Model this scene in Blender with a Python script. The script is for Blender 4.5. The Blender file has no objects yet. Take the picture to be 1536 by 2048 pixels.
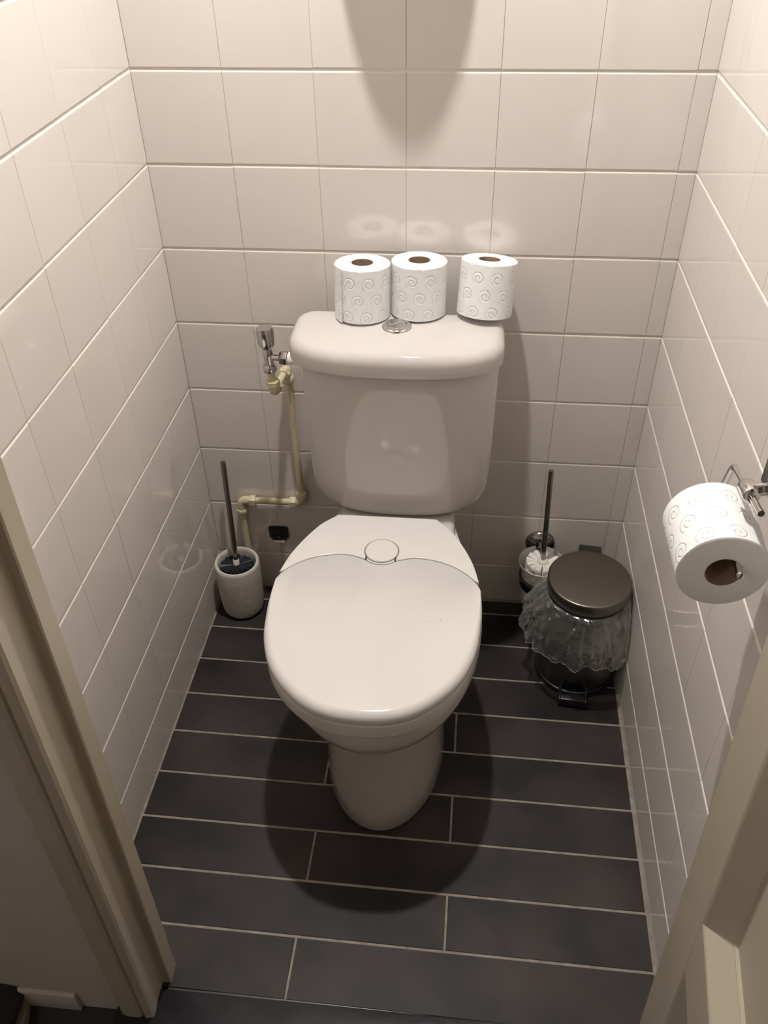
import bpy, bmesh, math, random
from mathutils import Vector, Matrix, Euler, noise
S = bpy.context.scene
COL = S.collection
PI = math.pi
random.seed(7)

# ------------------------------------------------------------------ camera
cam = bpy.data.cameras.new('camera')
co = bpy.data.objects.new('camera', cam); COL.objects.link(co)
cam.sensor_fit = 'HORIZONTAL'; cam.sensor_width = 36.0
cam.lens = 1714.8 / 1536 * 36.0
cam.clip_start = 0.02
_r = Vector((0.99501694, 0.09829731, -0.01670122))
_u = Vector((-0.04983814, 0.63541062, 0.7705644))
_f = Vector((-0.08635654, 0.76589227, -0.63714329))
co.matrix_world = Matrix(((_r.x, _u.x, -_f.x, 0.5773), (_r.y, _u.y, -_f.y, -1.5096), (_r.z, _u.z, -_f.z, 1.5162), (0, 0, 0, 1)))
S.camera = co

# ------------------------------------------------------------------ world, exposure
w = bpy.data.worlds.new('world'); S.world = w; w.use_nodes = True
w.node_tree.nodes['Background'].inputs[0].default_value = (0.9, 0.8, 0.7, 1)
w.node_tree.nodes['Background'].inputs[1].default_value = 0.0
S.view_settings.view_transform = 'Standard'
S.view_settings.look = 'None'
S.view_settings.gamma = 1.0
S.view_settings.use_curve_mapping = False
S.view_settings.exposure = 0.26
S.cycles.use_denoising = True
S.cycles.max_bounces = 12
S.cycles.diffuse_bounces = 8
S.cycles.glossy_bounces = 6
S.cycles.transparent_max_bounces = 16
S.cycles.sample_clamp_indirect = 2.5
S.cycles.caustics_reflective = True
LAMP = (0.425, -0.355, 2.33)
LAMP_STRENGTH = 3050.0
HALL_FILL_STRENGTH = 34.0

# ------------------------------------------------------------------ dimensions
W = 0.945          # room width at the back wall
CEIL = 2.43
ROWH, COLW = 0.1529, 0.152
YF = -0.94         # front of the tiled room
TL, TR, TF = -0.0161, 0.001, -0.009   # the walls are not quite square

# ------------------------------------------------------------------ materials
def mat(name, col=(.8, .8, .8), rough=.5, metal=0.0, coat=0.0, ior=1.5, spec=.5):
    m = bpy.data.materials.new(name); m.use_nodes = True
    b = m.node_tree.nodes['Principled BSDF']
    b.inputs['Base Color'].default_value = (*col, 1)
    b.inputs['Roughness'].default_value = rough
    b.inputs['Metallic'].default_value = metal
    b.inputs['Coat Weight'].default_value = coat
    b.inputs['IOR'].default_value = ior
    b.inputs['Specular IOR Level'].default_value = spec
    return m
def nodes(m):
    t = m.node_tree
    return t, t.nodes, t.links, t.nodes['Principled BSDF']
def add_noise(m, scale, detail=3, dark=None, light=None, lo=.3, hi=.7, bump=0.0, bscale=None, dist=.002, stretch=(1, 1, 1)):
    t, N, L, b = nodes(m)
    tc = N.new('ShaderNodeTexCoord'); mp = N.new('ShaderNodeMapping'); mp.inputs['Scale'].default_value = stretch
    oi = N.new('ShaderNodeObjectInfo')
    ml = N.new('ShaderNodeVectorMath'); ml.operation = 'SCALE'; ml.inputs[0].default_value = (13.1, 7.7, 5.3)
    L.new(oi.outputs['Random'], ml.inputs['Scale'])
    ad = N.new('ShaderNodeVectorMath'); ad.operation = 'ADD'
    L.new(tc.outputs['Object'], ad.inputs[0]); L.new(ml.outputs[0], ad.inputs[1])
    L.new(ad.outputs[0], mp.inputs['Vector'])
    if dark:
        n = N.new('ShaderNodeTexNoise'); n.inputs['Scale'].default_value = scale; n.inputs['Detail'].default_value = detail
        L.new(mp.outputs[0], n.inputs['Vector'])
        r = N.new('ShaderNodeValToRGB')
        r.color_ramp.elements[0].position = lo; r.color_ramp.elements[0].color = (*dark, 1)
        r.color_ramp.elements[1].position = hi; r.color_ramp.elements[1].color = (*light, 1)
        L.new(n.outputs['Fac'], r.inputs[0]); L.new(r.outputs[0], b.inputs['Base Color'])
    if bump:
        n2 = N.new('ShaderNodeTexNoise'); n2.inputs['Scale'].default_value = bscale or scale; n2.inputs['Detail'].default_value = 2
        L.new(mp.outputs[0], n2.inputs['Vector'])
        bp = N.new('ShaderNodeBump'); bp.inputs['Strength'].default_value = bump; bp.inputs['Distance'].default_value = dist
        L.new(n2.outputs['Fac'], bp.inputs['Height']); L.new(bp.outputs[0], b.inputs['Normal'])
    return m

M = {}
M['tile'] = add_noise(mat('glazed_tile', rough=.04, ior=1.62), 3.0, 2, (.685, .640, .602), (.715, .670, .632), bump=.06, bscale=12, dist=.0012)
M['grout'] = add_noise(mat('wall_grout', rough=.85), 40, 3, (.66, .615, .56), (.74, .695, .64))
M['floor_tile'] = add_noise(mat('slate_floor_tile', rough=.5, spec=.24), 5.0, 7, (.0125, .0098, .0095), (.042, .0335, .0325), lo=.36, hi=.68, bump=.15, bscale=60, dist=.0006)
M['floor_grout'] = add_noise(mat('floor_grout', rough=.9), 60, 4, (.20, .175, .15), (.32, .285, .245))
M['paint'] = add_noise(mat('cream_gloss_paint', (.50, .44, .33), rough=.38), 6, 3, (.43, .385, .30), (.47, .42, .33), bump=.1, bscale=35, dist=.001)
M['hall_wall'] = add_noise(mat('hall_wall_paint', rough=.8), 12, 4, (.50, .46, .43), (.54, .50, .47), bump=.25, bscale=180, dist=.0008)
M['plaster'] = mat('ceiling_plaster', (.36, .345, .325), .9)
M['ceramic'] = mat('white_ceramic', (.545, .515, .488), .06, coat=.3)
M['seat'] = mat('white_seat_plastic', (.655, .638, .610), .12)
M['chrome'] = mat('chrome', (.62, .60, .58), .12, 1.0)
M['chrome_dark'] = mat('dark_chrome', (.30, .285, .27), .16, 1.0)
M['steel'] = add_noise(mat('brushed_steel', (.22, .205, .19), .34, 1.0), 40, 2, bump=.12, bscale=220, dist=.0004, stretch=(1, 1, .08))
M['bin_lid'] = mat('satin_steel_lid', (.205, .188, .165), .34, 1.0)
M['black'] = mat('black_plastic', (.016, .016, .017), .35)
M['gap_shade'] = mat('painted_gap_shade', (.02, .02, .02), .7)  # near-black fill: shade inside gaps put into the colour
M['pipe'] = add_noise(mat('cream_painted_pipe', rough=.45), 30, 4, (.52, .46, .30), (.66, .60, .42), bump=.4, bscale=90, dist=.001)
M['wplastic'] = mat('white_plastic', (.82, .79, .75), .35)
M['bristle_w'] = mat('white_bristles', (.80, .77, .70), .55)
M['bristle_d'] = mat('navy_bristles', (.006, .007, .014), .5)
M['stone_cup'] = add_noise(mat('pale_stoneware', rough=.75), 90, 4, (.50, .475, .43), (.60, .57, .52), bump=.6, bscale=160, dist=.0012)
M['threshold'] = add_noise(mat('dark_stone_sill', rough=.30), 14, 5, (.010, .010, .013), (.022, .021, .027), bump=.4, bscale=90, dist=.001)
M['card'] = add_noise(mat('cardboard_core', rough=.85), 40, 3, (.22, .15, .10), (.29, .205, .14))
M['shoe'] = mat('dark_shoe_leather', (.022, .018, .022), .5)
M['shoe_sole'] = mat('shoe_sole', (.30, .25, .20), .7)
M['hall_floor'] = add_noise(mat('hall_floor_boards', rough=.45), 9, 5, (.018, .016, .017), (.035, .031, .031))
M['speck'] = mat('speck', (.18, .15, .13), .6)

def paper_mat():
    m = mat('embossed_tissue', (.79, .80, .80), .95, spec=.2)
    t, N, L, b = nodes(m)
    tc = N.new('ShaderNodeTexCoord'); sp = N.new('ShaderNodeSeparateXYZ'); L.new(tc.outputs['Object'], sp.inputs[0])
    oi = N.new('ShaderNodeObjectInfo')
    def mth(op, a, bb=None, c=None):
        n = N.new('ShaderNodeMath'); n.operation = op
        for i, v in enumerate((a, bb, c)):
            if v is None: continue
            if isinstance(v, (int, float)): n.inputs[i].default_value = v
            else: L.new(v, n.inputs[i])
        return n.outputs[0]
    ang = mth('ARCTAN2', sp.outputs['Y'], sp.outputs['X'])
    P = 2 * PI / 9
    u = mth('DIVIDE', mth('ADD', ang, mth('MULTIPLY', oi.outputs['Random'], 6.3)), P)
    v = mth('DIVIDE', mth('ADD', sp.outputs['Z'], 0.004), 0.0300)
    row = mth('FLOOR', v)
    u2 = mth('ADD', u, mth('MULTIPLY', row, 0.45))
    lu = mth('MULTIPLY', mth('SUBTRACT', mth('FRACT', mth('ADD', u2, 40.0)), 0.5), 1.15)
    lv = mth('SUBTRACT', mth('FRACT', v), 0.5)
    rr = mth('SQRT', mth('ADD', mth('MULTIPLY', lu, lu), mth('MULTIPLY', lv, lv)))
    aa = mth('ARCTAN2', lv, lu)
    sw = mth('SINE', mth('SUBTRACT', mth('MULTIPLY', rr, 27.0), aa))
    mk = mth('MULTIPLY', mth('LESS_THAN', rr, 0.41), mth('POWER', mth('MAXIMUM', sw, 0.0), 3.0))
    side = mth('GREATER_THAN', mth('ADD', mth('MULTIPLY', sp.outputs['X'], sp.outputs['X']), mth('MULTIPLY', sp.outputs['Y'], sp.outputs['Y'])), 0.0475 ** 2)
    mk = mth('MULTIPLY', mk, side)
    nz = N.new('ShaderNodeTexNoise'); nz.inputs['Scale'].default_value = 60; L.new(tc.outputs['Object'], nz.inputs['Vector'])
    h = mth('ADD', mth('MULTIPLY', mk, -1.0), mth('MULTIPLY', nz.outputs['Fac'], .6))
    bp = N.new('ShaderNodeBump'); bp.inputs['Strength'].default_value = .8; bp.inputs['Distance'].default_value = .0012
    L.new(h, bp.inputs['Height']); L.new(bp.outputs[0], b.inputs['Normal'])
    return m
M['paper'] = paper_mat()

def glass_mat(name, alpha, col, rough):
    m = bpy.data.materials.new(name); m.use_nodes = True
    t = m.node_tree; N, L = t.nodes, t.links
    b = N['Principled BSDF']; o = N['Material Output']
    b.inputs['Base Color'].default_value = (*col, 1); b.inputs['Roughness'].default_value = rough
    b.inputs['Alpha'].default_value = alpha
    return m
def bag_mat():
    m = bpy.data.materials.new('thin_clear_plastic'); m.use_nodes = True
    t = m.node_tree; N, L = t.nodes, t.links; o = N['Material Output']
    tr = N.new('ShaderNodeBsdfTransparent'); tr.inputs[0].default_value = (.97, .97, .97, 1)
    df = N.new('ShaderNodeBsdfDiffuse'); df.inputs[0].default_value = (.75, .74, .72, 1)
    gl = N.new('ShaderNodeBsdfGlossy'); gl.inputs[0].default_value = (.95, .94, .92, 1); gl.inputs['Roughness'].default_value = .17
    mx = N.new('ShaderNodeMixShader'); mx.inputs[0].default_value = .66
    L.new(df.outputs[0], mx.inputs[1]); L.new(gl.outputs[0], mx.inputs[2])
    tc = N.new('ShaderNodeTexCoord'); vo = N.new('ShaderNodeTexVoronoi'); vo.feature = 'F1'; vo.inputs['Scale'].default_value = 24
    nz = N.new('ShaderNodeTexNoise'); nz.inputs['Scale'].default_value = 24; L.new(tc.outputs['Object'], nz.inputs['Vector'])
    mv = N.new('ShaderNodeVectorMath'); mv.operation = 'MULTIPLY_ADD'; mv.inputs[1].default_value = (.06, .06, .06)
    L.new(nz.outputs['Color'], mv.inputs[0]); L.new(tc.outputs['Object'], mv.inputs[2]); L.new(mv.outputs[0], vo.inputs['Vector'])
    bp = N.new('ShaderNodeBump'); bp.inputs['Strength'].default_value = 1.0; bp.inputs['Distance'].default_value = .009
    L.new(vo.outputs['Distance'], bp.inputs['Height']); L.new(bp.outputs[0], gl.inputs['Normal']); L.new(bp.outputs[0], df.inputs['Normal'])
    lw = N.new('ShaderNodeLayerWeight'); lw.inputs[0].default_value = .35
    L.new(bp.outputs[0], lw.inputs['Normal'])
    ma = N.new('ShaderNodeMath'); ma.operation = 'MULTIPLY_ADD'; ma.inputs[1].default_value = .70; ma.inputs[2].default_value = .12; ma.use_clamp = True
    L.new(lw.outputs['Facing'], ma.inputs[0])
    m2 = N.new('ShaderNodeMixShader'); L.new(ma.outputs[0], m2.inputs[0]); L.new(tr.outputs[0], m2.inputs[1]); L.new(mx.outputs[0], m2.inputs[2])
    L.new(m2.outputs[0], o.inputs['Surface'])
    return m
M['bag'] = bag_mat()
M['hem'] = glass_mat('doubled_plastic_hem', .42, (.8, .79, .76), .25)
M['frosted'] = glass_mat('frosted_glass', .5, (.78, .76, .71), .35)
def emit(name, col, s):
    m = bpy.data.materials.new(name); m.use_nodes = True
    b = m.node_tree.nodes['Principled BSDF']
    b.inputs['Emission Color'].default_value = (*col, 1); b.inputs['Emission Strength'].default_value = s
    b.inputs['Base Color'].default_value = (1, 1, 1, 1)
    return m
M['bulb'] = emit('lit_bulb', (1.0, .965, .92), LAMP_STRENGTH)
M['hall_fill'] = emit('hall_fill_glow', (1.0, .93, .85), HALL_FILL_STRENGTH)

# ------------------------------------------------------------------ mesh helpers
def link(name, me, m=None, parent=None, loc=(0, 0, 0), rot=(0, 0, 0)):
    o = bpy.data.objects.new(name, me); COL.objects.link(o)
    if m is not None and len(me.materials) == 0: me.materials.append(m)
    o.location = loc; o.rotation_euler = rot
    if parent: o.parent = parent
    return o
def make(name, vf, m, parent=None, loc=(0, 0, 0), rot=(0, 0, 0), angle=40, smooth=True):
    v, f = vf
    me = bpy.data.meshes.new(name); me.from_pydata([tuple(p) for p in v], [], f); me.update()
    bm = bmesh.new(); bm.from_mesh(me); bmesh.ops.recalc_face_normals(bm, faces=bm.faces); bm.to_mesh(me); bm.free()
    if smooth:
        me.polygons.foreach_set('use_smooth', [True] * len(me.polygons)); me.set_sharp_from_angle(angle=math.radians(angle))
    return link(name, me, m, parent, loc, rot)
def thing(name, label, cat, loc=(0, 0, 0), rot=(0, 0, 0), group=None):
    o = bpy.data.objects.new(name, None); COL.objects.link(o); o.empty_display_size = .05
    o.location = loc; o.rotation_euler = rot
    o['label'] = label; o['category'] = cat
    if group: o['group'] = group
    return o
def structure(o, label=None):
    o['kind'] = 'structure'
    if label: o['label'] = label
    return o
def join(*parts):
    V, F = [], []
    for v, f in parts:
        k = len(V); V += [tuple(p) for p in v]; F += [tuple(i + k for i in q) for q in f]
    return V, F
def xf(vf, mtx):
    return [mtx @ Vector(p) for p in vf[0]], vf[1]
def loft(rings, cap0=True, cap1=True, closed=True):
    n = len(rings[0]); V = [p for r in rings for p in r]; F = []
    for k in range(len(rings) - 1):
        for i in range(n if closed else n - 1):
            j = (i + 1) % n
            F.append((k * n + i, k * n + j, (k + 1) * n + j, (k + 1) * n + i))
    if cap0: F.append(tuple(range(n))[::-1])
    if cap1: F.append(tuple(range((len(rings) - 1) * n, len(rings) * n)))
    return V, F
def lathe(prof, n=48, cap0=True, cap1=True, mtx=None):
    rings = [[(r * math.cos(2 * PI * i / n), r * math.sin(2 * PI * i / n), z) for i in range(n)] for r, z in prof]
    vf = loft(rings, cap0, cap1)
    return xf(vf, mtx) if mtx else vf
def axis_mtx(p, d):
    d = Vector(d).normalized()
    q = Vector((0, 0, 1)).rotation_difference(d)
    return Matrix.Translation(Vector(p)) @ q.to_matrix().to_4x4()
def cyl(p0, p1, r0, r1=None, n=24, bev=0.0):
    p0, p1 = Vector(p0), Vector(p1); L = (p1 - p0).length; r1 = r0 if r1 is None else r1
    if bev: prof = [(r0 - bev, 0), (r0 - bev * .3, bev * .3), (r0, bev), (r1, L - bev), (r1 - bev * .3, L - bev * .3), (r1 - bev, L)]
    else: prof = [(r0, 0), (r1, L)]
    return lathe(prof, n, mtx=axis_mtx(p0, p1 - p0))
def tube(pts, r, n=16, fillet=0.0, m=6):
    pts = [Vector(p) for p in pts]
    if fillet:
        q = [pts[0]]
        for i in range(1, len(pts) - 1):
            a = (pts[i - 1] - pts[i]).normalized(); b = (pts[i + 1] - pts[i]).normalized()
            A = pts[i] + a * fillet; B = pts[i] + b * fillet
            for k in range(m + 1):
                t = k / m; q.append((1 - t) ** 2 * A + 2 * t * (1 - t) * pts[i] + t * t * B)
        q.append(pts[-1]); pts = q
    rings = []; ref = None
    for i, p in enumerate(pts):
        d = (pts[min(i + 1, len(pts) - 1)] - pts[max(i - 1, 0)]).normalized()
        if ref is None: ref = d.orthogonal().normalized()
        ref = (ref - d * ref.dot(d)).normalized(); s = d.cross(ref)
        rings.append([p + r * (math.cos(2 * PI * k / n) * ref + math.sin(2 * PI * k / n) * s) for k in range(n)])
    return loft(rings)
def box(x0, x1, y0, y1, z0, z1, bev=0.0, seg=2):
    bm = bmesh.new(); bmesh.ops.create_cube(bm, size=1.0)
    for v in bm.verts: v.co = Vector((x0 + (v.co.x + .5) * (x1 - x0), y0 + (v.co.y + .5) * (y1 - y0), z0 + (v.co.z + .5) * (z1 - z0)))
    if bev: bmesh.ops.bevel(bm, geom=list(bm.edges), offset=bev, segments=seg, affect='EDGES', profile=.5)
    bm.verts.index_update()
    V = [v.co.copy() for v in bm.verts]; F = [tuple(v.index for v in f.verts) for f in bm.faces]; bm.free()
    return V, F
def offset2d(o, d):
    n = len(o); out = []
    for i in range(n):
        a, b = o[i - 1], o[(i + 1) % n]
        t = Vector((b[0] - a[0], b[1] - a[1]))
        if t.length < 1e-9: out.append(o[i]); continue
        t.normalize(); out.append((o[i][0] - t.y * d, o[i][1] + t.x * d))   # ccw outline: inward
    return out
def fillet2d(pts, rad, n=8):
    out = []; N_ = len(pts)
    for i in range(N_):
        p = Vector(pts[i]); a = Vector(pts[i - 1]) - p; b = Vector(pts[(i + 1) % N_]) - p
        r = rad[i] if isinstance(rad, (list, tuple)) else rad
        if r <= 0: out.append(tuple(p)); continue
        an = a.angle(b); d = min(r / math.tan(an / 2), a.length * .49, b.length * .49)
        A = p + a.normalized() * d; B = p + b.normalized() * d
        for k in range(n + 1):
            t = k / n; q = (1 - t) ** 2 * A + 2 * t * (1 - t) * p + t * t * B; out.append((q.x, q.y))
    return out
def ccw(o):
    s = sum(o[i - 1][0] * o[i][1] - o[i][0] * o[i - 1][1] for i in range(len(o)))
    return o if s > 0 else o[::-1]
def slab(outline, z0, z1, rt=0.0, rb=0.0, seg=5, dome=0.0, vary=None):
    o = ccw(list(outline)); rings = []
    def ring(d, z):
        if not d: return [(x, y, z) for x, y in o]
        q = offset2d(o, d)
        if vary: q = [(a[0] + (b[0] - a[0]) * vary(a[1]), a[1] + (b[1] - a[1]) * vary(a[1])) for a, b in zip(o, q)]
        return [(x, y, z) for x, y in q]
    if rb:
        for k in range(seg):
            a = PI / 2 * k / seg; rings.append(ring(rb * (1 - math.sin(a)), z0 + rb * (1 - math.cos(a))))
        rings.append(ring(0, z0 + rb))
    else: rings.append(ring(0, z0))
    if rt:
        for k in range(seg + 1):
            a = PI / 2 * k / seg; rings.append(ring(rt * (1 - math.cos(a)), z1 - rt + rt * math.sin(a)))
    else: rings.append(ring(0, z1))
    if dome:
        last = rings[-1]; cx = sum(p[0] for p in last) / len(last); cy = sum(p[1] for p in last) / len(last)
        for s in (.85, .65, .4, .15):
            rings.append([(cx + (p[0] - cx) * s, cy + (p[1] - cy) * s, z1 + dome * (1 - s * s)) for p in last])
    return loft(rings)
def prism(poly, z0, z1):
    return loft([[(x, y, z0) for x, y in poly], [(x, y, z1) for x, y in poly]])

# ------------------------------------------------------------------ tiles
tile_meshes = {}
def tile_mesh(a, b, m, ga, gb, bev_a, bev_b, t=.007, tag='t'):
    """a x b tile in the local XY plane, face towards +Z at z = 0."""
    key = (round(a, 4), round(b, 4), tag)
    if key in tile_meshes: return tile_meshes[key]
    rings = []
    for i, z in ((0, -t), (0, -.0022), (.30, -.0008), (1.0, 0.0)):
        hx, hy = (a - ga) / 2 - bev_a * i, (b - gb) / 2 - bev_b * i
        rings.append([(-hx, -hy, z), (hx, -hy, z), (hx, hy, z), (-hx, hy, z)])
    v, f = loft(rings, cap0=False)
    me = bpy.data.meshes.new('tile'); me.from_pydata(v, [], f); me.update(); me.materials.append(m)
    tile_meshes[key] = me
    return me
def lay(parent, ujoints, vjoints, frame):
    """frame(u, v, jitter) -> local matrix of the tile whose centre is (u, v)"""
    for i in range(len(ujoints) - 1):
        for j in range(len(vjoints) - 1):
            u0, u1, v0, v1 = ujoints[i], ujoints[i + 1], vjoints[j], vjoints[j + 1]
            me = tile_mesh(u1 - u0, v1 - v0, M['tile'], .0003, .0026, .0004, .0025, tag='wall')
            o = link('tile', me, None, parent)
            jit = Matrix.Rotation(random.uniform(-.001, .001), 4, 'X') @ Matrix.Rotation(random.uniform(-.001, .001), 4, 'Y') @ Matrix.Translation((random.uniform(-.0001, .0001), random.uniform(-.0005, .0005), random.uniform(-.0001, .0001)))
            o.matrix_local = frame((u0 + u1) / 2, (v0 + v1) / 2) @ jit
zj = [0.0] + [1.1842 + ROWH * k for k in range(-7, 9)] + [CEIL]
# back wall
wb = structure(make('wall_back', box(-.05, W + .05, .0016, .09, -.05, CEIL), M['grout'], smooth=False))
xj = [0.0] + [0.1543 + COLW * k for k in range(6)] + [W]
lay(wb, xj, zj, lambda u, v: Matrix(((1, 0, 0, u), (0, 0, -1, 0), (0, 1, 0, v), (0, 0, 0, 1))))
# left wall
wl = structure(make('wall_left', box(-.09, -.0016, YF, .06, -.05, CEIL), M['grout'], rot=(0, 0, TL), smooth=False))
yl = [0.0] + [-0.133 - COLW * k for k in range(6)] + [YF]
lay(wl, [-q for q in yl], zj, lambda u, v: Matrix(((0, 0, 1, 0), (-1, 0, 0, -u), (0, 1, 0, v), (0, 0, 0, 1))) @ Matrix.Rotation(0, 4, 'Z'))
# right wall
wr = structure(make('wall_right', box(.0016, .09, YF, .06, -.05, CEIL), M['grout'], loc=(W, 0, 0), rot=(0, 0, TR), smooth=False))
yr = [0.0] + [-0.1523 - COLW * k for k in range(6)] + [YF]
lay(wr, [-q for q in yr], zj, lambda u, v: Matrix(((0, 0, -1, 0), (-1, 0, 0, -u), (0, 1, 0, v), (0, 0, 0, 1))))

# floor: rows of dark tiles laid across the room
fl = structure(make('floor', box(-.03, W + .03, -.9500, .03, -.06, -.0012), M['floor_grout'], rot=(0, 0, TF), smooth=False))
yj = [0.0] + [-0.0452 - .1004 * k for k in range(9)] + [-.953]
for k in range(len(yj) - 1):
    y1, y0 = yj[k], yj[k + 1]
    jx = .5985 if k % 2 == 0 else .3415; ym = (y0 + y1) / 2
    xs = [.0022 + (-TL + TF) * ym, jx, W - .0022 + TF * ym]
    for a, b in zip(xs[:-1], xs[1:]):
        me = tile_mesh(b - a, y1 - y0, M['floor_tile'], .0036, .0042, .0008, .0008, tag='floor')
        o = link('tile', me, None, fl, ((a + b) / 2, (y0 + y1) / 2, 0.0))
        o.rotation_euler = (random.uniform(-.001, .001), 0, 0)
# front wall with the doorway, hall shell
wf = structure(make('wall_front', join(box(-1.3, .118, -.99, -.922, -.05, CEIL), box(.955, 2.0, -.99, -.922, -.05, CEIL), box(.118, .955, -.99, -.922, 2.06, CEIL)), M['hall_wall'], smooth=False))
structure(make('ceiling', box(-1.3, 2.0, -2.75, .1, CEIL, CEIL + .06), M['plaster'], smooth=False))
structure(make('floor', box(-1.3, 2.0, -2.75, -1.10, -.06, -.012), M['hall_floor'], smooth=False))
structure(make('floor', box(-1.3, .06, -1.10, -.985, -.06, -.012), M['hall_floor'], smooth=False))
structure(make('wall_hall_left', box(-1.36, -1.3, -2.75, -.92, -.05, CEIL), M['hall_wall'], smooth=False))
structure(make('wall_hall_right', box(2.0, 2.06, -2.75, -.92, -.05, CEIL), M['hall_wall'], smooth=False))
structure(make('wall_hall_back', box(-1.36, 2.06, -2.81, -2.75, -.05, CEIL), M['hall_wall'], smooth=False))
# door sill
structure(make('trim_1', join(box(.06, 2.0, -1.10, -.9555, -.05, .001, .003), box(.135, .94, -.958, -.953, -.05, -.001)), M['threshold']), 'dark stone door sill')
# left door jamb (profile in plan, extruded upwards, leaning slightly inwards)
jp = [(.137, -.917), (.137, -.944), (.1355, -.946), (.1245, -.946), (.1225, -.948), (.123, -.975), (.1255, -.996), (.1235, -1.001), (.112, -1.003), (.1095, -1.0005), (.1075, -.997), (.105, -1.0005),
      (.100, -1.003), (.082, -1.003), (.072, -1.0005), (.0665, -.994), (.066, -.988), (.066, -.93), (.07, -.917)]
def leaning(vf, px, k): return [(p[0] + k * max(0, p[2] + .05), p[1], p[2]) for p in vf[0]], vf[1]
jz = [-.02, .4, .9, 1.5, 2.08]
structure(make('trim_2', leaning(loft([[(x, y, z) for x, y in jp] for z in jz]), 0, .0225), M['paint'], angle=25), 'cream painted door frame post with a moulded edge')
structure(make('trim_3', join(box(.08, 1.02, -1.003, -.917, 2.045, 2.12, .004)), M['paint']), 'cream painted door head')
structure(make('trim_4', box(.955, 1.03, -1.003, -.917, -.02, 2.06, .004), M['paint']), 'cream painted hinge post')
structure(make('baseboard_hall', box(-1.29, .0, -.998, -.99, -.012, .042, .002), M['hall_wall']))

# open door leaf on the right: local X along the leaf towards the hall, Z up, visible face at Y = 0
door = structure(make('door_1', join(box(0, .095, 0, .038, .012, 2.02, .0015), box(.725, .82, 0, .038, .012, 2.02, .0015),
        box(.095, .725, 0, .038, .012, .125), box(.095, .725, 0, .038, .4265, .5445), box(.095, .725, 0, .038, 1.90, 2.02)), M['paint'], angle=20))
_dx = Vector((-.12, -1, 0)).normalized(); _dy = Vector((0, 0, 1)).cross(_dx)
door.matrix_world = Matrix(((_dx.x, _dy.x, 0, .905), (_dx.y, _dy.y, 0, -.9405), (0, 0, 1, .0), (0, 0, 0, 1))) @ Matrix.Rotation(math.radians(2.3), 4, 'X')
prof = [(0, .0), (.002, .0006), (.004, .0018), (.030, .024), (.0325, .0245), (.037, .029), (.037, .034), (0, .034)]
def frame_piece(x0, x1, z0, z1, side):
    c = [(x0, z0), (x1, z0), (x1, z1), (x0, z1)]
    inn = [(1, 1), (-1, 1), (-1, -1), (1, -1)]
    a, b = side, (side + 1) % 4
    R = []
    for k in (a, b):
        R.append([(c[k][0] + inn[k][0] * d, y, c[k][1] + inn[k][1] * d) for d, y in prof])
    return loft(R)
for z0, z1 in ((.5445, 1.90), (.125, .4265)):
    for s in range(4): make('moulding', frame_piece(.095, .725, z0, z1, s), M['paint'], door, angle=30)
    make('panel', box(.125, .695, .028, .036, z0 + .03, z1 - .03), M['paint'], door, smooth=False)

# ------------------------------------------------------------------ lamps
lamp = thing('ceiling_lamp', 'small white ceiling lamp with a lit bulb in an added open cup shade, above the toilet', 'lamp', (LAMP[0], LAMP[1], CEIL))
make('base', lathe([(.055, 0), (.055, -.012), (.045, -.022), (.022, -.026), (.020, -.062), (.016, -.064)], 40), M['wplastic'], lamp)
make('shade', lathe([(.016, -.050), (.040, -.060), (.056, -.085), (.062, -.130), (.060, -.130), (.054, -.087), (.039, -.063), (.016, -.053)], 48, False, False), M['plaster'], lamp)  # added shade, blocks up-light to cut the bounce in the room
make('bulb', lathe([(.009, -.060), (.011, -.078)] + [(.0255 * math.sin(a), -.098 + .0255 * math.cos(a)) for a in [PI * k / 16 for k in range(3, 16)]] + [(.0005, -.1235)], 32), M['bulb'], lamp)
hl = thing('ceiling_lamp', 'dim globe added on the hall ceiling as unseen fill light', 'lamp', (-.75, -2.05, CEIL))  # unseen fill light, added to brighten the hall wall
make('base', lathe([(.07, 0), (.07, -.02), (.06, -.03)], 40), M['wplastic'], hl)
make('globe', lathe([(.05, -.03)] + [(.10 * math.sin(a), -.12 + .10 * math.cos(a)) for a in [PI * k / 16 for k in range(3, 16)]] + [(.001, -.22)], 32), M['hall_fill'], hl)
# unseen half-round blocker, added and shaped to cast a shadow down the back wall
pot = thing('shadow_blocker', 'unseen white half-round shadow blocker added high above the cistern', 'shadow blocker', (.4565, -.001, 1.47))
rg = []
for s, z in ((1, 0), (1.0, -.012), (.94, -.05), (.74, -.09), (.45, -.115), (.12, -.125)):
    rg.append([(.098 * s * math.cos(PI + PI * k / 24), .107 * s * math.sin(PI + PI * k / 24), z) for k in range(25)])
make('bowl', loft(rg), M['ceramic'], pot)
make('rim', tube([(.098 * math.cos(PI + PI * k / 24), .107 * math.sin(PI + PI * k / 24), 0) for k in range(1, 24)], .004, 10), M['ceramic'], pot)

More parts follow.
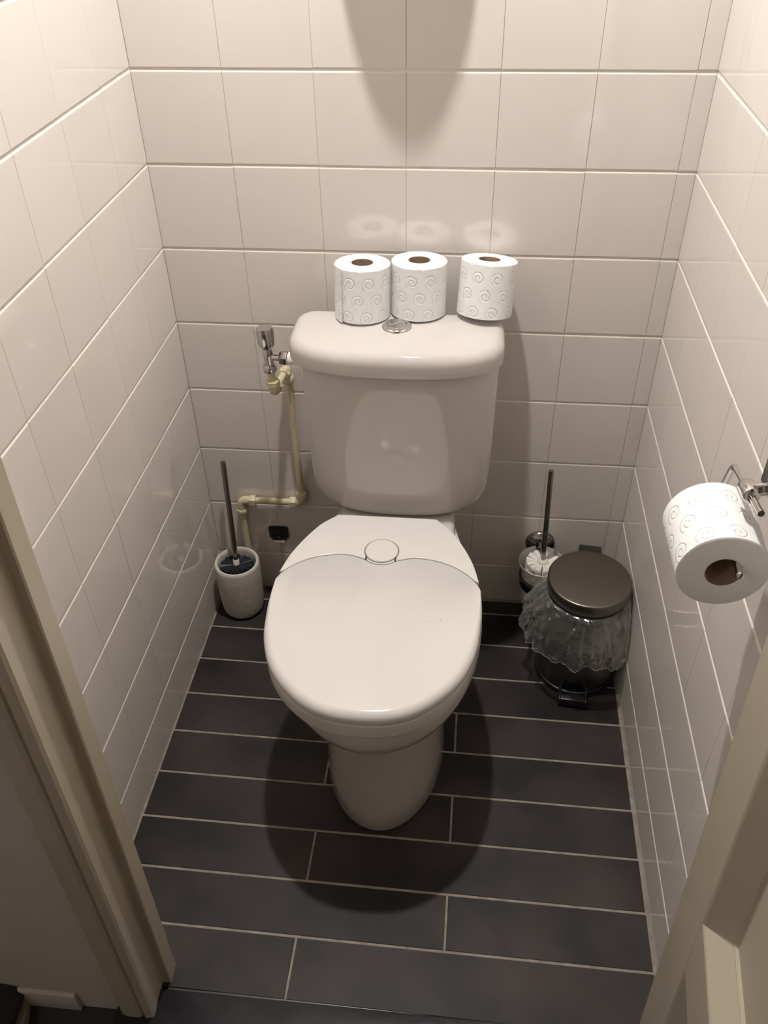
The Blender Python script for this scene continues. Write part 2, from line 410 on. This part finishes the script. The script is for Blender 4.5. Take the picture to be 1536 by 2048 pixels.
# ------------------------------------------------------------------ toilet
TX = .452
toilet = thing('toilet', 'white close-coupled toilet with closed lid, standing against the tiled back wall', 'toilet', (TX, -.35, 0))
TO = Vector((TX, -.35, 0))
def tmake(name, vf, m, parent=toilet, angle=40):
    off = TO
    return make(name, ([Vector(p) - off for p in vf[0]], vf[1]), m, parent, angle=angle)
def egg(cx, yb, yf, hw, hb, ym, nf=28, nb=14, p=2.0):
    """closed ccw outline: straight back at yb (half width hb), widest hw at ym, rounded front at yf"""
    R = []
    for k in range(nf + 1):           # front arc, right side to front tip
        a = PI / 2 * k / nf
        R.append((hw * math.cos(a) ** (2 / p), ym - (ym - yf) * math.sin(a) ** (2 / p)))
    B = []
    for k in range(1, nb + 1):
        t = k / nb; s = t * t * (3 - 2 * t)
        B.append((hw + (hb - hw) * s, ym + (yb - ym) * t))
    half = B[::-1] + R                # back right -> widest right -> tip
    right = [(cx + x, y) for x, y in half]
    left = [(cx - x, y) for x, y in half[:-1]][::-1]
    return ccw(right + left)
secs = [(.000, -.16, -.640, .116, .095, -.44), (.006, -.16, -.644, .119, .098, -.44), (.05, -.15, -.640, .116, .095, -.44), (.15, -.14, -.633, .1135, .095, -.45), (.235, -.13, -.630, .115, .10, -.45),
        (.268, -.12, -.634, .119, .102, -.45), (.288, -.11, -.648, .130, .104, -.45), (.306, -.10, -.670, .148, .106, -.45), (.321, -.09, -.690, .165, .107, -.45),
        (.337, -.08, -.703, .1755, .108, -.45), (.355, -.075, -.7095, .180, .109, -.45), (.385, -.075, -.711, .181, .109, -.45), (.390, -.077, -.709, .178, .108, -.45), (.392, -.08, -.702, .171, .106, -.45)]
rings = [[(x, y, z) for x, y in egg(TX - .004 + .004 * (1 - z / .405), yb, yf, hw, hb, ym)] for z, yb, yf, hw, hb, ym in secs]
bowl = tmake('bowl', loft(rings), M['ceramic'])
# raised rear deck that carries the tank
deck_o = fillet2d([(TX - .110, -.085), (TX - .1155, -.32), (TX + .1225, -.32), (TX + .117, -.085)], [.02, .012, .012, .02])
tmake('rear_deck', slab(deck_o, .36, .4165, .014), M['ceramic'])

# tank
CX = .4575
def tank_outline(hw, yb, yfc, yfs, r=.03, p=2.7, cx=CX, n=44):
    """ccw: rounded back corners, bowed front"""
    out = []
    for k in range(n + 1):             # front, right to left
        a = PI * k / n; c, q = math.cos(a), math.sin(a)
        out.append((cx + hw * math.copysign(abs(c) ** (2 / p), c), yfs + (yfc - yfs) * q ** (2 / p)))
    for sx, a0 in ((-1, PI), (1, PI / 2)):
        for k in range(9):
            a = a0 - PI / 2 * k / 8
            out.append((cx + sx * (hw - r) + r * math.cos(a), yb - r + r * math.sin(a)))
    return ccw(out)
TB = -.066
levels = [(.7520, .1770, -.222, -.140), (.7500, .1792, -.2245, -.140), (.7465, .1800, -.226, -.140), (.72, .1797, -.226, -.140), (.65, .179, -.225, -.140), (.58, .178, -.222, -.140), (.52, .1768, -.218, -.138), (.485, .175, -.215, -.137), (.466, .1725, -.213, -.136),
          (.450, .1675, -.211, -.136), (.438, .160, -.208, -.135), (.429, .150, -.205, -.134), (.423, .137, -.202, -.132), (.4195, .120, -.198, -.130), (.418, .100, -.193, -.126)]
rings = [[(x, y, z) for x, y in tank_outline(hw, TB, yc, ys, r=min(.03, hw * .3))] for z, hw, yc, ys in levels[::-1]]
tank = tmake('tank', loft(rings), M['ceramic'], angle=50)
lo = tank_outline(.1915, -.060, -.2395, -.145, r=.040, cx=.4525)
tlid = tmake('tank_lid', slab(lo, .7555, .7975, .021, .002, seg=7, dome=.0045), M['ceramic'], angle=50)
gap_o = tank_outline(.171, TB - .008, -.2165, -.140)
tmake('tank_gap_shade', slab(gap_o, .750, .760), M['gap_shade'])  # solid dark filler paints the shade between tank and lid
# dual flush button
BX, BY, BZ = .4525, -.1365, .8016
def disc(prof, p=(BX, BY, BZ), n=40): return lathe(prof, n, mtx=Matrix.Translation(p))
fb = tmake('flush_button', disc([(.0265, -.006), (.0265, .001), (.0245, .0035), (.0195, .0055), (.0185, .0055), (.0183, .004)]), M['chrome'], tlid)
def half_disc(r, sgn, z0, z1, gapw=.0006):
    o = [(r * math.cos(a), sgn * (gapw + r * math.sin(a))) for a in [PI * k / 20 for k in range(21)]]
    return xf(slab(o, z0, z1, .0012), Matrix.Translation((BX, BY, BZ)) @ Matrix.Rotation(math.radians(28), 4, 'Z'))
tmake('button_half', half_disc(.0172, 1, .002, .0062), M['chrome'], tlid)
tmake('button_half', half_disc(.0172, -1, .002, .0055), M['chrome'], tlid)
tmake('side_plug', cyl((CX + .177, -.125, .735), (CX + .1835, -.125, .735), .010, n=20, bev=.001), M['black'])

# seat outline from the widths measured across the lid
SX = .4405
wt = [(-.2430, .092), (-.2445, .0975), (-.25, .1015), (-.268, .1195), (-.29, .1345), (-.331, .1550), (-.371, .1700), (-.4225, .1815), (-.45, .1853), (-.48, .1862), (-.503, .1852), (-.55, .1805), (-.587, .1710),
      (-.6157, .1595), (-.640, .1450), (-.661, .1280), (-.6845, .1030), (-.7020, .0760), (-.7115, .0490), (-.7155, .0240), (-.7165, 0)]
def smooth_half(pts, n=4):
    P = [Vector((h, y)) for y, h in pts]; out = []
    for i in range(len(P) - 1):
        p0, p1, p2, p3 = P[max(i - 1, 0)], P[i], P[i + 1], P[min(i + 2, len(P) - 1)]
        if i + 2 >= len(P): p3 = Vector((-P[i][0], P[i][1]))
        for k in range(n):
            t = k / n
            out.append(.5 * ((2 * p1) + (-p0 + p2) * t + (2 * p0 - 5 * p1 + 4 * p2 - p3) * t * t + (-p0 + 3 * p1 - 3 * p2 + p3) * t ** 3))
    out.append(P[-1]); return [(v.x, v.y) for v in out]
half = smooth_half(wt)
full = ccw([(SX + x, y) for x, y in half] + [(SX - x, y) for x, y in half[:-1]][::-1])
def at_half(y):
    for i in range(len(half) - 1):
        if half[i][1] >= y >= half[i + 1][1]:
            t = (half[i][1] - y) / max(1e-9, half[i][1] - half[i + 1][1]); return half[i][0] + t * (half[i + 1][0] - half[i][0])
    return 0
# seat ring with an oval opening (hidden under the lid)
seat = tmake('seat', slab(offset2d(full, .0008), .3955, .4268, .004, .004), M['seat'])
# heart-shaped upper edge of the lid (right half, from the rim to the centre)
heart = [(.1795, -.4230), (.172, -.4105), (.158, -.395), (.138, -.379), (.118, -.369), (.098, -.3625), (.078, -.3590), (.060, -.3590), (.045, -.3625), (.033, -.3672), (.028, -.3690), (.020, -.3752), (.010, -.3790), (0, -.3800)]
hs = smooth_half([(y, x) for x, y in heart], 3)
front_half = [(x, y) for x, y in half if y < -.4255]
lid_r = hs[::-1] + front_half            # centre notch -> rim -> tip
lid_full = ccw([(SX + x, y) for x, y in lid_r] + [(SX - x, y) for x, y in lid_r[1:-1]][::-1])
lid = tmake('lid', slab(lid_full, .4300, .4520, .0150, .0015, seg=8, vary=lambda y: .06 + .94 * min(1, max(0, (-.430 - y) / .15)) ** .8), M['seat'], angle=60)
# rear wings: level with the lid
gap = .0030
wing_edge = [(x, y + gap) for x, y in hs[3:]]
back_half = [(x, y) for x, y in half if y > -.4170]
wing_r = back_half + wing_edge           # back corner -> along the side -> heart line to the centre
wing_full = ccw([(SX + x, y) for x, y in wing_r] + [(SX - x, y) for x, y in wing_r[:-1]][::-1])
wing = tmake('rear_cover', slab(wing_full, .420, .4512, .0016, seg=3), M['seat'], angle=60)
make_knob = lambda r0: [(r0, -.004), (r0, .0008), (r0 - .0012, .0022), (r0 - .004, .0026), (.001, .0030)]
hb = tmake('hinge_button', lathe(make_knob(.0305), 56, mtx=Matrix.Translation((SX - .0005, -.3425, .4512))), M['seat'], wing)
tmake('hinge_gap_shade', lathe([(.0325, -.001), (.0325, .0003), (.0300, .0003), (.0300, -.001)], 56, cap0=False, cap1=False, mtx=Matrix.Translation((SX - .0005, -.3425, .4512))), M['speck'], wing)  # brown ring paints the shaded seam round the button
for a in (-12, 192):
    q = Vector((SX - .0005, -.3445, .4514)) + .0325 * Vector((math.cos(math.radians(a - (22 if a < 0 else -22))), math.sin(math.radians(a - (22 if a < 0 else -22))), 0))
    tmake('hinge_slot_shade', box(q.x - .0014, q.x + .0014, q.y - .006, q.y + .006, q.z - .001, q.z + .0007, .0003, 1), M['gap_shade'], wing)  # dark bars paint the shade inside the hinge slots
for px, py in ((.5567, -.5075), (.5395, -.5135)):
    tmake('speck', lathe([(.0011, 0), (.0008, .0004)], 10, mtx=Matrix.Translation((px, py, .4518))), M['speck'], lid)

# ------------------------------------------------------------------ toilet rolls
RR, RH, RC = .0493, .096, .0195
def roll(label, loc, rot, group, dent=0.0, flap=None, spiral=0.0):
    t = thing('toilet_roll', label, 'toilet roll', loc, rot, group)
    n = 72; rs = []
    prof = [(RC, .0), (RR - .002, .0), (RR, .0015)] + [(RR, .0015 + (RH - .003) * k / 8) for k in range(1, 8)] + [(RR, RH - .0015), (RR - .002, RH), (RC, RH)]
    for r, z in prof:
        ring = []
        for i in range(n):
            a = 2 * PI * i / n
            rr_ = r
            if r > RR * .8: rr_ = r * (1 + .012 * noise.noise(Vector((math.cos(a) * 1.3 + loc[0] * 50, math.sin(a) * 1.3, z * 9))) - dent * max(0, math.cos(a + 2.0)) ** 6)
            ring.append((rr_ * math.cos(a), rr_ * math.sin(a), z))
        rs.append(ring)
    make('paper', loft(rs, False, False), M['paper'], t)
    make('cardboard_core', lathe([(RC, .0004), (RC, RH - .0004), (RC - .0008, RH - .0004), (RC - .0008, .0004), (RC, .0004)], 40, False, False), M['card'], t)
    if flap:
        a0, a1, lift = flap
        V, F = [], []; m_ = 14
        for i in range(m_ + 1):
            u = i / m_; a = math.radians(a0 + (a1 - a0) * u); r = RR + .0005 + lift * u * u
            for k in range(2):
                for z in (-.0008 * u, RH * .5, RH): V.append(((r + .0004 * k) * math.cos(a), (r + .0004 * k) * math.sin(a), z))
        for i in range(m_):
            for k in range(2):
                for j in range(2):
                    q = i * 6 + k * 3 + j; F.append((q, q + 1, q + 7, q + 6))
            for j in (0, 2): q = i * 6 + j; F.append((q, q + 3, q + 9, q + 6))
        q = m_ * 6
        for j in range(2): F.append((q + j, q + j + 1, q + j + 4, q + j + 3)); F.append((j, j + 1, j + 4, j + 3))
        make('loose_sheet', (V, F), M['paper'], t)
    return t
GR = 'toilet rolls on the cistern'
D = math.radians
roll('leftmost white toilet roll of the three standing on the cistern, with a loose sheet edge', (.3868, -.0925, .8005), (D(-5.5), D(.5), 0), GR, flap=(-168, -128, .0018))
roll('white toilet roll standing behind the flush button, touching the leftmost roll', (.4860, -.0745, .8002), (D(-5), D(.5), 0), GR)
roll('white toilet roll standing apart on the right end of the cistern, leaning back', (.6050, -.0745, .8020), (D(-11), D(3), 0), GR, dent=.02)
# roll on the wall holder
roll('white toilet roll hanging on the chrome wire holder on the right wall', (.8637, -.810, .8735), (D(-90), 0, 0), None)

# ------------------------------------------------------------------ chrome roll holder
h = thing('toilet_roll_holder', 'chrome wire toilet roll holder fixed to the right tiled wall', 'roll holder', (.944, -.757, .945))
HO = Vector((.944, -.757, .945))
def hmake(name, vf, m, parent=h): return make(name, ([Vector(p) - HO for p in vf[0]], vf[1]), m, parent)
rod = Vector((.8745, 0, .8865))
hmake('wire_arm', tube([(.8835, -.806, .9535), (.883, -.699, .9365), (rod.x, -.699, rod.z), (rod.x, -.826, rod.z)], .0036, 14, .008), M['chrome'])
hmake('rod_cap', cyl((rod.x, -.822, rod.z), (rod.x, -.829, rod.z), .0046, n=18, bev=.001), M['chrome'])
hmake('clamp', join(cyl((.8834, -.746, .9442), (.8834, -.771, .948), .0092, n=24, bev=.0015), cyl((.8834, -.758, .946), (.905, -.758, .950), .0075, n=20)), M['chrome'])
hmake('mount_block', box(.8975, .944, -.785, -.742, .949, 1.0, .003), M['chrome_dark'])
hmake('wall_plate', cyl((.9445, -.762, .965), (.938, -.762, .965), .036, n=40, bev=.0015), M['chrome'])

# ------------------------------------------------------------------ water pipe and stop valve
wp = thing('water_pipe', 'cream painted water pipe with elbows on the back wall left of the toilet', 'pipe', (.0775, -.02, .0))
PO = Vector((.0775, -.02, 0))
def pmake(name, vf, m, parent=wp): return make(name, ([Vector(p) - PO for p in vf[0]], vf[1]), m, parent)
PY = -.0132
def hexnut(p, d, r, L): return xf(lathe([(r * .9, 0), (r, L * .12), (r, L * .88), (r * .9, L)], 6), axis_mtx(p, d))
def collar(p, d, r, L, n=20): return xf(lathe([(r * .9, 0), (r, L * .15), (r, L * .85), (r * .9, L)], n), axis_mtx(p, d))
pmake('floor_pipe', tube([(.0775, PY, .0), (.0775, PY, .272)], .0075), M['pipe'])
pmake('elbow', tube([(.0775, PY, .262), (.0775, PY, .2865), (.100, PY, .2875)], .0098, 16, .014), M['pipe'])
pmake('nut', hexnut((.0775, PY, .262), (0, 0, -1), .0135, .012), M['pipe'])
pmake('nut', hexnut((.098, PY, .2875), (1, 0, 0), .0130, .015), M['pipe'])
pmake('cross_pipe', tube([(.095, PY, .2873), (.215, PY, .2885)], .0075), M['pipe'])
pmake('nut', hexnut((.192, PY, .2883), (1, 0, 0), .0130, .015), M['pipe'])
pmake('elbow', tube([(.205, PY, .2885), (.2215, PY, .2885), (.2215, PY, .312)], .0098, 16, .014), M['pipe'])
pmake('nut', collar((.2215, PY, .304), (0, 0, 1), .012, .014), M['pipe'])
pmake('riser_pipe', tube([(.2215, PY, .305), (.2165, PY, .615)], .0075), M['pipe'])
pmake('nut', collar((.2168, PY, .604), (0, 0, 1), .0125, .016), M['pipe'])
VY = -.105
vx, vz = .2095, .636
pmake('elbow', tube([(.2166, PY, .615), (.2160, PY, .6375), (.2155, PY - .022, .6375)], .0098, 16, .014), M['pipe'])
pmake('nut', hexnut((.2157, PY - .016, .6375), (-.03, -1, 0), .0128, .012), M['pipe'])
pmake('short_pipe', tube([(.2155, PY - .015, .6375), (vx, VY + .02, .636)], .0072), M['pipe'])
pmake('elbow', tube([(vx, VY + .024, .636), (vx, VY, .636), (vx - .001, VY, .658)], .0102, 16, .014), M['pipe'])
pmake('nut', hexnut((vx, VY + .016, .636), (0, 1, 0), .0130, .010), M['pipe'])
pmake('nut', hexnut((vx - .0005, VY, .652), (0, 0, 1), .0142, .012), M['pipe'])
pmake('upright_pipe', tube([(vx - .001, VY, .655), (vx - .0025, VY, .690)], .0072), M['pipe'])
sv = thing('stop_valve', 'chrome angle stop valve feeding the cistern from the left', 'valve', (vx - .003, VY, .684))
SO = Vector((vx - .003, VY, .684))
def smake(name, vf, m, parent=sv): return make(name, ([Vector(p) - SO for p in vf[0]], vf[1]), m, parent)
ax = Vector((-.03, .0, 1)).normalized()
p0 = SO.copy()
smake('compression_nut', xf(lathe([(.0125, 0), (.0138, .002), (.0138, .011), (.011, .015)], 8), axis_mtx(p0, ax)), M['chrome'])
smake('body', lathe([(.0095, .012), (.0085, .022), (.0098, .030), (.0098, .040), (.0088, .043), (.0080, .052)], 24, mtx=axis_mtx(p0, ax)), M['chrome'])
kn = []
for r, z in ((.0100, .050), (.0135, .056), (.0150, .062), (.0155, .086), (.0140, .091), (.006, .092)):
    kn.append([(r * (1 + (.07 if (i % 6) in (0, 1, 2) else -.06)) * math.cos(2 * PI * i / 36), r * (1 + (.07 if (i % 6) in (0, 1, 2) else -.06)) * math.sin(2 * PI * i / 36), z) for i in range(36)])
smake('knob', xf(loft(kn), axis_mtx(p0, ax)), M['chrome'])
o0 = p0 + ax * .030
IN = Vector((CX - .181, VY - .01, .717))
od = (IN - o0).normalized()
smake('outlet', tube([o0, o0 + od * .035], .0065), M['chrome'])
smake('union_nut', hexnut(o0 + od * .024, od, .0135, .016), M['chrome_dark'])
smake('inlet_collar', xf(lathe([(.0100, 0), (.0122, .0015), (.0122, .006), (.0108, .0075), (.0108, .026)], 28), axis_mtx(o0 + od * .040, od)), M['wplastic'])
smake('outlet_tip', tube([o0 + od * .034, o0 + od * .044], .0075), M['chrome'])

# small dark bracket on the wall
bk = thing('wall_bracket', 'small black metal bracket screwed to the wall under the cream pipe', 'bracket', (.154, -.0005, .180))
bo = fillet2d([(-.0225, .019), (-.0225, -.010), (-.014, -.0215), (.015, -.0205), (.0235, -.009), (.0235, .020), (.018, .0225), (-.018, .0215)], .0015, 2)
make('plate', xf(prism(ccw(bo), 0, .004), Matrix.Rotation(PI / 2, 4, 'X')), M['black'], bk)
for z in (.012, -.008): make('screw', cyl((.001, -.003, z), (.001, -.0062, z), .0026, n=14, bev=.0006), M['chrome_dark'], bk)
make('hook_lip', xf(box(-.0115, .0125, -.010, 0, -.0235, -.0205, .0005, 1), Matrix.Identity(4)), M['wplastic'], bk)

# ------------------------------------------------------------------ left toilet brush in its cup
cup = thing('brush_holder', 'pale stoneware brush pot standing on the floor in the left corner', 'brush holder', (.0660, -.0785, 0))
make('cup', lathe([(.034, .0), (.042, .003), (.0475, .010), (.0500, .022), (.0520, .06), (.0530, .10), (.0532, .147), (.0522, .152), (.0500, .1545), (.0465, .1545), (.0445, .152), (.0435, .145), (.0425, .06), (.040, .012)], 56), M['stone_cup'], cup)
def bristles(head, axis, r0, r1, L, rows, per, thick, m, parent, name='bristles'):
    parts = []
    mt = axis_mtx(head, axis)
    for k in range(rows):
        zz = -L * k / max(1, rows - 1)
        rr = r1 * (1 - .25 * (k / max(1, rows - 1) - .35) ** 2)
        for i in range(per):
            a = 2 * PI * i / per + random.uniform(-.05, .05)
            d = Vector((math.cos(a), math.sin(a), random.uniform(-.05, .03))).normalized()
            q = xf(lathe([(thick * .35, r0), (thick * .95, rr * .8), (thick * 1.1, rr), (thick * .7, rr + .0012)], 7), mt @ Matrix.Translation((0, 0, zz)) @ axis_mtx((0, 0, 0), d))
            parts.append(q)
    o = make(name, join(*parts), m, parent); o['kind'] = 'stuff'
    return o
hp = Vector((.0640, -.0765, .143)); ht = Vector((.0575, -.035, .3945))
br = thing('toilet_brush', 'toilet brush with navy bristles and steel handle in the stoneware pot', 'toilet brush', tuple(hp))
hd = (ht - hp).normalized()
make('handle', lathe([(.0062, 0), (.0062, .262), (.0056, .2645), (.003, .2655)], 24, mtx=axis_mtx(hd * .004, hd)), M['chrome_dark'], br)
make('collar', lathe([(.0075, 0), (.0075, .012), (.0068, .014)], 20, mtx=axis_mtx(hd * .0, hd)), M['wplastic'], br)
make('stem', cyl(-hd * .085, hd * .002, .006), M['bristle_d'], br)
bristles(Vector((0, 0, 0)) - hd * .004, hd, .004, .0385, .085, 6, 15, .0064, M['bristle_d'], br)

# ------------------------------------------------------------------ right brush on the wall
wh = thing('brush_holder', 'chrome wall bracket with frosted glass cup right of the toilet', 'brush holder', (.7695, 0, .185))
WO = Vector((.7695, 0, .185))
CY = -.066
make('rosette', xf(lathe([(.034, 0), (.034, .003), (.031, .007), (.020, .0095), (.011, .0105), (.010, .03)], 44), axis_mtx((-.0012, -.0005, .008), (0, -1, 0))), M['chrome_dark'], wh)
make('ring', xf(lathe([(.0475, -.003), (.0495, -.003), (.0495, .003), (.0475, .003), (.0475, -.003)], 56, False, False), Matrix.Translation((0, CY, -.035))), M['chrome_dark'], wh)
make('arm', tube([(-.001, -.02, .008), (0, -.022, -.01), (0, -.022, -.035)], .004, 12, .006), M['chrome_dark'], wh)
make('glass_cup', lathe([(.030, -.115), (.036, -.112), (.040, -.06), (.0445, -.02), (.0505, .008), (.0515, .010), (.0500, .011), (.0430, -.018), (.0385, -.06), (.034, -.108)], 56, mtx=Matrix.Translation((0, CY, 0))), M['frosted'], wh)
make('dark_band', lathe([(.045, -.030), (.0475, -.034), (.0445, -.060), (.0425, -.058), (.044, -.034)], 48, False, False, mtx=Matrix.Translation((0, CY, 0))), M['black'], wh)  # black band round the cup, below the ring
hp = Vector((.7715, CY - .004, .199)); ht = Vector((.7645, -.062, .446))
b2 = thing('toilet_brush', 'toilet brush with white bristles and thin chrome handle in the glass cup', 'toilet brush', tuple(hp))
hd = (ht - hp).normalized()
make('handle', lathe([(.0057, 0), (.0055, .244), (.005, .247), (.002, .248)], 24, mtx=axis_mtx((0, 0, 0), hd)), M['chrome_dark'], b2)
make('collar', lathe([(.0125, -.004), (.0125, .002), (.009, .006)], 28, mtx=axis_mtx((0, 0, 0), hd)), M['bristle_w'], b2)
make('stem', cyl(-hd * .075, hd * .002, .005), M['bristle_w'], b2)
bristles(-hd * .005, hd, .008, .0375, .07, 6, 13, .0072, M['bristle_w'], b2)

# ------------------------------------------------------------------ pedal bin
bn = thing('pedal_bin', 'small round steel pedal bin with closed satin lid in the right corner', 'bin', (.8535, -.202, 0), (0, 0, D(-6)))
make('base_ring', lathe([(.080, 0), (.0865, .001), (.0875, .008), (.0862, .014), (.084, .015)], 64), M['black'], bn)
make('body', lathe([(.0835, .012), (.0840, .016), (.0842, .214), (.0832, .218), (.0815, .218), (.0805, .19)], 72, cap1=False), M['steel'], bn)
make('inner_bucket', lathe([(.0790, .06), (.0795, .240), (.0815, .244), (.0815, .249), (.0775, .250), (.0765, .07)], 64, False, False), M['black'], bn)
blid = make('lid', lathe([(.0835, .250), (.0850, .252), (.0855, .274), (.0852, .2768), (.0842, .2785), (.0825, .2792), (.0805, .2794), (.05, .2805), (.001, .281)], 72), M['bin_lid'], bn)
make('pedal', join(box(-.026, .026, -.118, -.098, .022, .0275, .002), box(-.030, -.025, -.118, -.075, .010, .027, .0015), box(.025, .030, -.118, -.075, .010, .027, .0015), box(-.028, .028, -.116, -.110, .004, .024, .001)), M['black'], bn)
make('hinge', box(-.024, .024, .078, .108, .225, .2755, .003), M['black'], bn)
# clear liner folded over the rim
lin = thing('bin_liner', 'crumpled clear plastic liner folded over the rim of the pedal bin', 'bag', (.8535, -.202, .14))
n = 120; rs = []
prof = [(.0800, .096), (.0825, .1045), (.0865, .102), (.092, .094), (.098, .083), (.104, .070), (.109, .057), (.113, .043), (.116, .029), (.117, .014), (.115, 0.0), (.111, -.012), (.106, -.022)]
for k, (r, z) in enumerate(prof):
    ring = []
    u = k / (len(prof) - 1)
    for i in range(n):
        a = 2 * PI * i / n
        c, s = math.cos(a), math.sin(a)
        fold = noise.noise(Vector((c * 3.2, s * 3.2, z * 14))) * .013 + abs(noise.noise(Vector((c * 5.5 + 9, s * 5.5, z * 24)))) * .022 - .006 + abs(noise.noise(Vector((c * 9, s * 9 + 3, z * 50)))) * .012
        tip = math.exp(-((math.atan2(math.sin(a - D(-42)), math.cos(a - D(-42)))) / .27) ** 2)
        lf = math.exp(-((math.atan2(math.sin(a - D(190)), math.cos(a - D(190)))) / .7) ** 2)
        drop = u ** 1.3 * (.004 * noise.noise(Vector((c * 1.6, s * 1.6, 4))) - .032 * tip + .016 * lf)
        rr_ = r + fold * u * 1.1 + .012 * lf * u - .004 * tip * u
        x, y = rr_ * c, rr_ * s
        qx, qy = x + .084, y - .136        # keep clear of the brush cup behind it
        qd = math.hypot(qx, qy)
        if qd < .056: x, y = -.084 + qx / qd * .056, .136 + qy / qd * .056
        x = min(x, .0885 - .001 * u)       # held back by the wall
        ring.append((x, y, z + drop))
    rs.append(ring)
make('skirt', loft(rs, False, False), M['bag'], lin, angle=14)
hem = []
for i in range(n):
    p = Vector(rs[-1][i]); q = Vector((p.x, p.y, 0)).normalized()
    hem.append([p + .0009 * (math.cos(a) * q + math.sin(a) * Vector((0, 0, 1))) for a in (0, PI / 2, PI, 3 * PI / 2)])
make('hem', loft(hem + [hem[0]], False, False), M['hem'], lin)

# ------------------------------------------------------------------ shoe in the hall (only its tip is in view)
sh = thing('shoe', 'dark shoe standing against the hall wall left of the door frame', 'shoe', (-.122, -1.075, -.012), (0, 0, D(98)))
def shoe_ring(x, w, h0, h1): return [(x, w * math.cos(a), h0 + (h1 - h0) * (.5 + .5 * math.sin(a))) for a in [2 * PI * k / 20 for k in range(20)]]
make('upper', loft([shoe_ring(*q) for q in ((-.13, .012, .03, .075), (-.122, .032, .02, .095), (-.08, .038, .018, .105), (-.02, .040, .018, .10), (.04, .045, .018, .075), (.09, .046, .018, .058), (.125, .032, .018, .045), (.138, .012, .02, .034))]), M['shoe'], sh)
make('sole', slab(egg(0, -.13, .138 - .27 * 0 - .28, .044, .03, -.2, 16, 8) if False else fillet2d([(-.134, -.034), (.05, -.048), (.145, -.030), (.145, .030), (.05, .048), (-.134, .034)], .028, 6), .0, .022, .003), M['shoe_sole'], sh)
